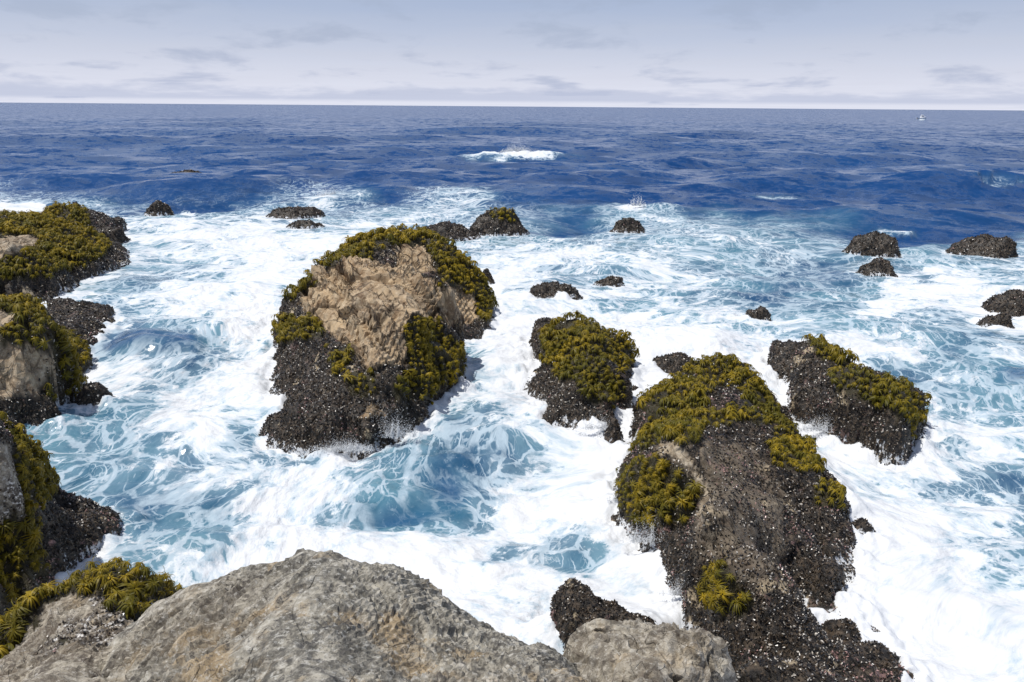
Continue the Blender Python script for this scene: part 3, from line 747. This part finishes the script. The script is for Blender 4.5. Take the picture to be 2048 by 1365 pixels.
palms = []   # pos, normal, rock index
for ri, r in enumerate(ROCKS):
    if r.A['palm'].max() <= 0: continue
    ctr, n, A, quad = face_data(r)
    pal = r.A['palm'][r.q].mean(1)
    px, py, dz = proj(ctr)
    ok = (pal > 0.5) & (ctr[:, 2] > 0.22) & (n[:, 2] > -0.2) & (px > -90) & (px < 2140)
    clump = sstep(fbm2(ctr[:, 0] * 1.5 + 40, ctr[:, 1] * 1.5, 3, 333), -0.32, 0.0)
    w = A * ok * (0.06 + 0.94 * clump)
    if w.sum() <= 0: continue
    Nc = int(w.sum() * r.pden * 2.0)
    cs = np.cumsum(w); f = np.minimum(np.searchsorted(cs, rng.random(Nc) * cs[-1]), len(w) - 1)
    pos = sample(quad, f); nn = n[f]
    grid = {}; got = 0; lim = w.sum() * r.pden
    for i in range(Nc):
        d_ = np.linalg.norm(pos[i] - cam_pos); sp = 0.105 * (1 if d_ < 18 else min(2.2, (d_ / 18) ** 0.85))
        key = tuple((pos[i] // 0.25).astype(int)); bad = False
        for dx in (-1, 0, 1):
            for dy in (-1, 0, 1):
                for dzz in (-1, 0, 1):
                    for o in grid.get((key[0] + dx, key[1] + dy, key[2] + dzz), ()):
                        if ((o - pos[i]) ** 2).sum() < sp * sp: bad = True
        if bad: continue
        grid.setdefault(key, []).append(pos[i]); palms.append((pos[i], nn[i], ri, d_)); got += 1
        if got > lim: break

def palm_frame(p, n, d_, g):
    steep = 1 - max(0.0, n[2])
    upv = np.array([0, 0, 1.0]) * (0.85 - 0.35 * steep) + n * (0.35 + 0.5 * steep) + g.normal(0, 0.16, 3)
    upv /= np.linalg.norm(upv)
    a = g.uniform(0, 6.283); t = np.array([math.cos(a), math.sin(a), 0.1]); x = np.cross(t, upv); x /= np.linalg.norm(x); y = np.cross(upv, x)
    s = g.uniform(0.6, 1.25) * (0.95 + 0.45 * float(fbm2(np.array([p[0] * 1.6]), np.array([p[1] * 1.6]), 2, 44)[0])) * (1.0 if d_ < 18 else min(2.0, (d_ / 18) ** 0.7))
    return np.stack([x, y, upv], 1) * s

vis = []
for i, (p, n, ri, d_) in enumerate(palms):
    px, py, dz = proj(p[None]); inside = 5 < px[0] < 2043 and 5 < py[0] < 1360
    vis.append((0 if inside and n @ (cam_pos - p) > 0 else 1, d_, i))
vis.sort()
single = set(v[2] for v in vis[:300] if v[0] == 0)
PROTO = []
SV, SF = stipe_geometry()
me_st = make_mesh('stipe', SV, SF, True); me_st.materials.append(mat_stipe)
for k in range(12):
    V, F, al = palm_geometry(44, 4, 500 + k)
    me = make_mesh('blades', V, F, True, {'along': al}); me.materials.append(mat_blade); PROTO.append(me)
where = {}
lab_of = ['sea palm on the long central rock', 'sea palm on the far left shore rock', 'sea palm on the left shore rock with the mussel ledge', 'golden brown sea palm hanging on the edge of the near left rock',
          'golden sea palm in the thicket on the bottom left boulder', '', '', 'brown sea palm on the mussel hump behind the small grey brown boulder', 'olive sea palm in a thicket on the large right hand reef',
          'sea palm in the cap of the right hand shaggy rock', 'sea palm on the middle rock between the reefs']
grp_of = ['sea palms on the central rock', 'sea palms far left', 'sea palms on the left shore rock', 'sea palms on the near left rock', 'sea palms on the bottom left boulder', '', '', 'sea palms on the mussel hump',
          'sea palms on the large reef', 'sea palms on the right hand rock', 'sea palms on the middle rock']
THICKET = {
  4: ['golden sea palm in the thicket along the back of the bottom left boulder', 'sea palm in the small tuft in front of the bottom left thicket', 'sea palm in the low tuft at the right foot of the bottom left boulder',
      'lone golden sea palm on the pale face of the bottom left boulder', 'lone sea palm at the left edge of the bottom left boulder'],
  8: ['olive sea palm in the broad thicket on the far end of the large reef', 'olive sea palm in the band down the right flank of the large reef', 'sea palm in the rounded thicket on the left shoulder of the large reef',
      'sea palm in the small tuft low on the right flank of the large reef', 'long bladed sea palm in the nearest tuft on the large reef']}
FV = []; FF = []; FA = []; FS = []; off = 0
far_proto = [palm_geometry(20, 3, 700 + k) for k in range(16)]
SV2, SF2 = stipe_geometry(sides=3)
for i, (p, n, ri, d_) in enumerate(palms):
    g = np.random.default_rng(9000 + i)
    M = palm_frame(p, n, d_, g)
    if i in single:
        lab = lab_of[ri] if ri < len(lab_of) else 'sea palm on the far dark knob rock'; grp = grp_of[ri] if ri < len(grp_of) else 'sea palms on the far knob'
        qx, qy, _ = proj(p[None])
        if ri in THICKET:
            for pi, pl in enumerate(ROCKS[ri].palm_polys):
                if inpoly(qx, qy, pl)[0]: lab = THICKET[ri][pi]; grp = lab.replace('sea palm ', 'sea palms ', 1); break
            else: lab = lab.replace('in the thicket', 'at the fringe of the thickets').replace('in a thicket', 'at the fringe of the thickets'); grp += ', fringe'
        elif ri == 3:
            lab = lab + (', upper part' if qy[0] < 1000 else ', lower part'); grp += lab[-12:]
        root = link('sea_palm', None, label=lab, category='seaweed', group=grp)
        mw = Matrix.Identity(4)
        for a in range(3):
            for b in range(3): mw[a][b] = M[a, b]
            mw[a][3] = p[a]
        root.matrix_world = mw
        link('stipe', me_st, None, root)
        link('blades', PROTO[int(g.integers(12))], None, root)
    else:
        V, F, al = far_proto[int(g.integers(16))]
        FV.append(V @ M.T + p); FF.append(F + off); FA.append(al); FS.append(np.full(len(V), np.clip(0.45 + 0.8 * float(fbm2(np.array([p[0] * .9]), np.array([p[1] * .9]), 3, 48)[0]) + g.uniform(-.3, .3), 0, 1))); off += len(V)
        FV.append(SV2 @ M.T + p); FF.append(SF2 + off); FA.append(np.full(len(SV2), 0.6)); FS.append(np.full(len(SV2), 0.3)); off += len(SV2)
if FV:
    me = make_mesh('sea_palm_thicket', np.concatenate(FV), np.concatenate(FF), True, {'along': np.concatenate(FA), 'shade': np.concatenate(FS)})
    link('sea_palm_thicket', me, mat_blade_far, kind='stuff', label='thickets of olive and golden sea palms farther off on the rocks', category='seaweed')
print('palms', len(palms), 'single', len(single), 'mussels', int(total * SC))

# ------------------------------------------------------------------ the sea
FX = np.arange(17) * 128.0
FY = [300, 350, 390, 420, 450, 480, 510, 550, 600, 650, 700, 750, 800, 850, 900, 950, 1000, 1050, 1100, 1150, 1200, 1260, 1320, 1380]
FD = ['00000000000000000', '00011100000000000', '53222515210010011', '65445355325211111', '55677666514532111', '55678765555554123', '56658875776543444', '57458855846633676',
      '56588655865534887', '56368655998665558', '56227655998876735', '57758755899887462', '53487555789886655', '54474656669888775', '55555743569889764', '54467742779888753',
      '54347523889988875', '54347788859988974', '56568888649988886', '78766888868988987', '88778888778988997', '88888888758988997', '88888888748988997', '88888888748988997']
FD = np.array([[int(c) for c in row] for row in FD], float) / 9.0

def foam_map(px, py):
    fx = np.clip(px / 128.0, 0, 15.999); ix = fx.astype(int); fx = fx - ix
    fy_i = np.clip(np.searchsorted(FY, py) - 1, 0, len(FY) - 2)
    y0 = np.array(FY, float)[fy_i]; y1 = np.array(FY, float)[fy_i + 1]
    ty = np.clip((py - y0) / (y1 - y0), 0, 1)
    fx = fx * fx * (3 - 2 * fx); ty = ty * ty * (3 - 2 * ty)
    return (FD[fy_i, ix] * (1 - fx) + FD[fy_i, ix + 1] * fx) * (1 - ty) + (FD[fy_i + 1, ix] * (1 - fx) + FD[fy_i + 1, ix + 1] * fx) * ty

dep = np.concatenate([np.linspace(62, 40, 40)[:-1], np.arange(40, 0.30, -0.078), np.geomspace(0.30, 0.012, 14)])
az = np.concatenate([np.linspace(-75, -35, 40)[:-1], np.arange(-35, 35.01, 0.078), np.linspace(35, 75, 40)[1:]])
rr = CAM_H / np.tan(np.radians(dep))
AZ, RR = np.meshgrid(np.radians(az), rr)
ny, nx = AZ.shape
x = (np.sin(AZ) * RR).ravel(); y = (np.cos(AZ) * RR).ravel(); rflat = RR.ravel()
px, py, _ = proj(np.stack([x, y, np.zeros_like(x)], 1))
wob = 26 * fbm2(x * 0.22, y * 0.22, 4, 1200); woby = 12 * fbm2(x * 0.22 + 50, y * 0.22, 4, 1210)
dens = foam_map(px + wob, py + woby) * sstep(py, 330, 400)
aer = sstep(foam_map(px + wob * 2, py + woby * 2), 0.05, 0.45) * sstep(py + woby, 375, 440)
SPOTS = [(1038,313,125,6,1.0),(372,411,30,9,.85),(640,402,48,14,.7),(1265,415,40,8,.85),(930,396,75,14,.6),(1560,396,60,3,.45),(2000,378,60,2,.4),(1785,450,50,5,.5),(1335,432,55,10,.55),(40,412,80,18,.95),(1820,357,40,2,.35),(700,395,60,6,.5),(1880,528,60,14,.75),(1842,239,9,1.5,.9)]
for sx_, sy_, a, b, dd in SPOTS:
    e = ((px - sx_ + wob * 0.5) / a) ** 2 + ((py - sy_ + woby * 0.3) / b) ** 2
    k = sstep(e, 1.2, 0.2)
    dens = np.maximum(dens, k * dd); aer = np.maximum(aer, sstep(e, 1.6, 0.2) * 0.5)
# foam gathers where water meets rock
prox = np.zeros_like(x); calm = np.zeros_like(x)
for r in ROCKS:
    lo = r.base.min(0) - 3; hi = r.base.max(0) + 3
    s = np.where((x > lo[0]) & (x < hi[0]) & (y > lo[1]) & (y < hi[1]))[0]
    if len(s) == 0: continue
    ins = inpoly(x[s], y[s], r.base); dd = polydist(x[s], y[s], r.base)
    dd = np.where(ins, 0, dd)
    far = min(1.0, 18.0 / max(10.0, np.hypot(*r.base.mean(0))) * 2.0)
    reach = 0.5 + 0.9 * (fbm2(x[s] * 0.5, y[s] * 0.5, 3, 1300) + 0.35)
    calm[s] = np.maximum(calm[s], sstep(dd, 2.6, 0.3))
    prox[s] = np.maximum(prox[s], sstep(dd, np.maximum(reach, 0.15) + 0.3, 0.0) * far)
dens = np.maximum(dens, dens * 0.75 + prox * 0.45)
inner = sstep(dens, 0.1, 0.4)
# waves
cell = np.maximum(rflat * math.radians(0.078), rflat ** 2 / CAM_H * math.radians(0.078) * 0.55)
Z = np.zeros_like(x)
g = np.random.default_rng(5)
for i in range(46):
    lam = 0.9 * (1.115 ** i); th = g.normal(0.1, 0.45); ph = g.uniform(0, 6.28)
    kx = math.sin(th) * 2 * math.pi / lam; ky = -math.cos(th) * 2 * math.pi / lam
    a = 0.0105 * lam ** 0.86
    if lam > 30: a *= 0.75
    fade = sstep(lam / cell, 2.0, 5.0)
    shelter = (1 - 0.55 * inner if lam > 6 else 1.0) * (1 + (0.12 * sstep(rflat, 60, 110) if 4 < lam < 30 else 0.0))
    q = kx * x + ky * y + ph
    Z += a * fade * shelter * (np.sin(q) + 0.22 * np.cos(2 * q))
# swell lines and the breaker
def ridge(r0, a0, a1, amp, wid, seed):
    global Z
    rc = r0 * (1 + 0.05 * fbm2(AZ.ravel() * 6, AZ.ravel() * 0 + seed, 3, seed))
    e = (rflat - rc) / wid
    prof = np.exp(-np.where(e < 0, (e * 1.5) ** 2, (e * 0.7) ** 2))
    azd = np.degrees(AZ.ravel())
    k = sstep(azd, a0 - 5, a0 + 3) * sstep(azd, a1 + 5, a1 - 3)
    Z = Z + amp * prof * k * (0.75 + 0.5 * fbm2(azd * 0.35, azd * 0 + seed, 3, seed + 4))
ridge(163, -18, 12, 1.0, 7, 41)
ridge(118, -34, 0, 0.55, 6, 43)
ridge(92, -16, 2, 0.75, 4, 47)
ridge(84, 4, 30, 0.55, 4, 49)
ridge(240, -34, 34, 0.8, 11, 53)
ridge(66, 14, 34, 0.4, 3, 59)
brk = sstep(((px - 1035) / 105) ** 2 + ((py - 312) / 7) ** 2, 1.1, 0.1)
Z += brk * (0.7 + 0.8 * fbm2(x * 0.5, y * 0.3, 4, 61))
# boil and surge inside the foam
Z += inner * (0.22 * fbm2(x * 0.35, y * 0.35, 4, 63) + 0.07 * fbm2(x * 1.6, y * 1.6, 3, 67) * sstep(rflat, 70, 30))
surge = prox * (0.02 + 0.55 * fbm2(x * 1.1, y * 1.1, 4, 71)) * sstep(rflat, 70, 35)
Z *= 1 - 0.75 * calm
Z += surge
Z -= 0.14 * sstep(rflat, 160, 90)
Z *= sstep(rflat, 6000, 900)
# coordinates carried along by the current, so that foam is drawn out into swirls and streaks
ax = fbm2(x * 0.11, y * 0.11, 3, 81); ay = fbm2(x * 0.11 + 70, y * 0.11, 3, 83)
rot = 1.1 * fbm2(x * 0.05, y * 0.05, 2, 85) - 0.25
fxv = x + 2.6 * ax; fyv = y + 2.6 * ay
flow = np.stack([fxv * np.cos(rot * 0 - 0.22) - fyv * np.sin(-0.22), fxv * np.sin(-0.22) + fyv * np.cos(-0.22), 0.6 * rot], 1)
V = np.stack([x, y, Z], 1)
idx = np.arange(nx * ny).reshape(ny, nx)
q = np.stack([idx[:-1, :-1], idx[:-1, 1:], idx[1:, 1:], idx[1:, :-1]], -1).reshape(-1, 4)
me = make_mesh('sea', V, q, True, {'foam': dens, 'aeration': aer, 'near': sstep(rflat, 120, 30)}, {'flow': flow})
link('sea', me, mat_sea, kind='structure')

# ------------------------------------------------------------------ spray: droplets thrown up where waves hit
TET = np.array([[1, 1, 1], [-1, -1, 1], [-1, 1, -1], [1, -1, -1]], float) * 0.6
TF = np.array([[0, 1, 2], [0, 2, 3], [0, 3, 1], [1, 3, 2]])
def spray(px_, py_, w, height, n, size, label, z0=0.1, wpx=None):
    c = unproj(px_, py_, z0); dist = np.linalg.norm(c - cam_pos)
    g = np.random.default_rng(int(px_ * 3 + py_))
    wid = w * dist / FPX
    ux = g.normal(0, 0.45, n); h = g.exponential(0.32, n)
    h = np.minimum(h, 1.4) * height * np.exp(-(ux * 1.1) ** 2)
    p = np.stack([c[0] + ux * wid, c[1] + g.normal(0, 0.25, n) * wid * 0.4, c[2] + h], 1)
    p[:, 0] += 0.25 * height * fbm2(ux * 4, h * 1.5, 3, 9); 
    s = (size * g.uniform(0.35, 1.2, n) * np.exp(-h / height * 0.8))[:, None, None]
    R = g.normal(0, 1, (n, 3, 3)); qm, _ = np.linalg.qr(R)
    V = (p[:, None, :] + s * np.einsum('vk,nkj->nvj', TET, qm)).reshape(-1, 3)
    F = (TF[None] + (np.arange(n) * 4)[:, None, None]).reshape(-1, 3)
    link('sea_spray', make_mesh('sea_spray', V, F, True), mat_spray, kind='stuff', label=label, category='spray')
spray(1035, 307, 34, 2.4, 6000, 0.075, 'plume of spray above the distant breaking wave')
spray(770, 872, 70, 0.85, 5000, 0.018, 'spray thrown against the foot of the central rock')
spray(1290, 1085, 40, 0.7, 2500, 0.013, 'spray at the left foot of the large reef')
spray(690, 900, 60, 0.4, 4000, 0.016, 'low spray along the front waterline of the central rock')
spray(1250, 1000, 30, 0.55, 2500, 0.013, 'spray at the left shoulder of the large reef below its rounded thicket')
spray(1370, 1190, 40, 0.5, 3000, 0.011, 'spray in the channel between the large reef and the mussel hump')
spray(1640, 862, 50, 0.55, 3000, 0.016, 'spray along the shaggy front of the right hand rock')
spray(1195, 858, 40, 0.45, 2000, 0.016, 'spray at the near foot of the middle rock')
spray(1275, 412, 16, 1.3, 700, 0.06, 'small burst of spray over the far half awash rock')
spray(660, 392, 24, 1.0, 800, 0.06, 'small burst of spray on the wave beyond the flat far ledge')

# ------------------------------------------------------------------ the boat on the horizon
mat_white, N = new_mat('boat_white'); finish(N, principled(N, (0.88, 0.88, 0.88), 0.35, 0.5))
mat_glass, N = new_mat('boat_window'); finish(N, principled(N, (0.02, 0.03, 0.04), 0.1, 0.5))
bp = unproj(1843, 238.5, 0.0)
boat = link('motor_boat', None, label='small white motor boat far out near the horizon', category='boat')
boat.location = (bp[0], bp[1], 0.0); boat.scale = (1.25, 1.25, 1.25)
sec = [(-3.9, 1.35, 0.55, 1.15), (-2.0, 1.5, 0.45, 1.1), (0.5, 1.5, 0.4, 1.25), (2.6, 1.05, 0.45, 1.6), (4.1, 0.12, 0.8, 2.0)]
V = []; F = []
for (bx, hw, zb, zt) in sec:
    V += [(bx, -hw, zt), (bx, -hw * 0.75, zb - 0.3), (bx, 0, zb - 0.75), (bx, hw * 0.75, zb - 0.3), (bx, hw, zt)]
for s in range(4):
    for k in range(5): F.append([s * 5 + k, (s + 1) * 5 + k, (s + 1) * 5 + (k + 1) % 5, s * 5 + (k + 1) % 5])
link('hull', make_mesh('hull', np.array(V), np.array(F), False), mat_white, boat)
def frustum(x0, x1, z0, z1, w, inset):
    V = np.array([(x0, -w, z0), (x1, -w, z0), (x1, w, z0), (x0, w, z0), (x0 + inset * .3, -w * .85, z1), (x1 - inset, -w * .85, z1), (x1 - inset, w * .85, z1), (x0 + inset * .3, w * .85, z1)], float)
    F = np.array([[0, 3, 2, 1], [4, 5, 6, 7], [0, 1, 5, 4], [1, 2, 6, 5], [2, 3, 7, 6], [3, 0, 4, 7]])
    return V, F
cab = link('cabin', make_mesh('cabin', *frustum(-0.9, 1.9, 1.1, 3.1, 1.1, 0.7), False), mat_white, boat)
for s in (-1, 1):
    V, F = frustum(-0.5, 1.2, 2.15, 2.75, 0.02, 0.25); V[:, 1] += s * 1.02
    link('window', make_mesh('window', V, F, False), mat_glass, cab)
link('roof', make_mesh('roof', *frustum(-1.1, 1.4, 3.1, 3.25, 1.05, 0.1), False), mat_white, boat)
V, F = frustum(-0.2, -0.1, 3.2, 5.0, 0.05, 0.0); link('mast', make_mesh('mast', V, F, False), mat_white, boat)
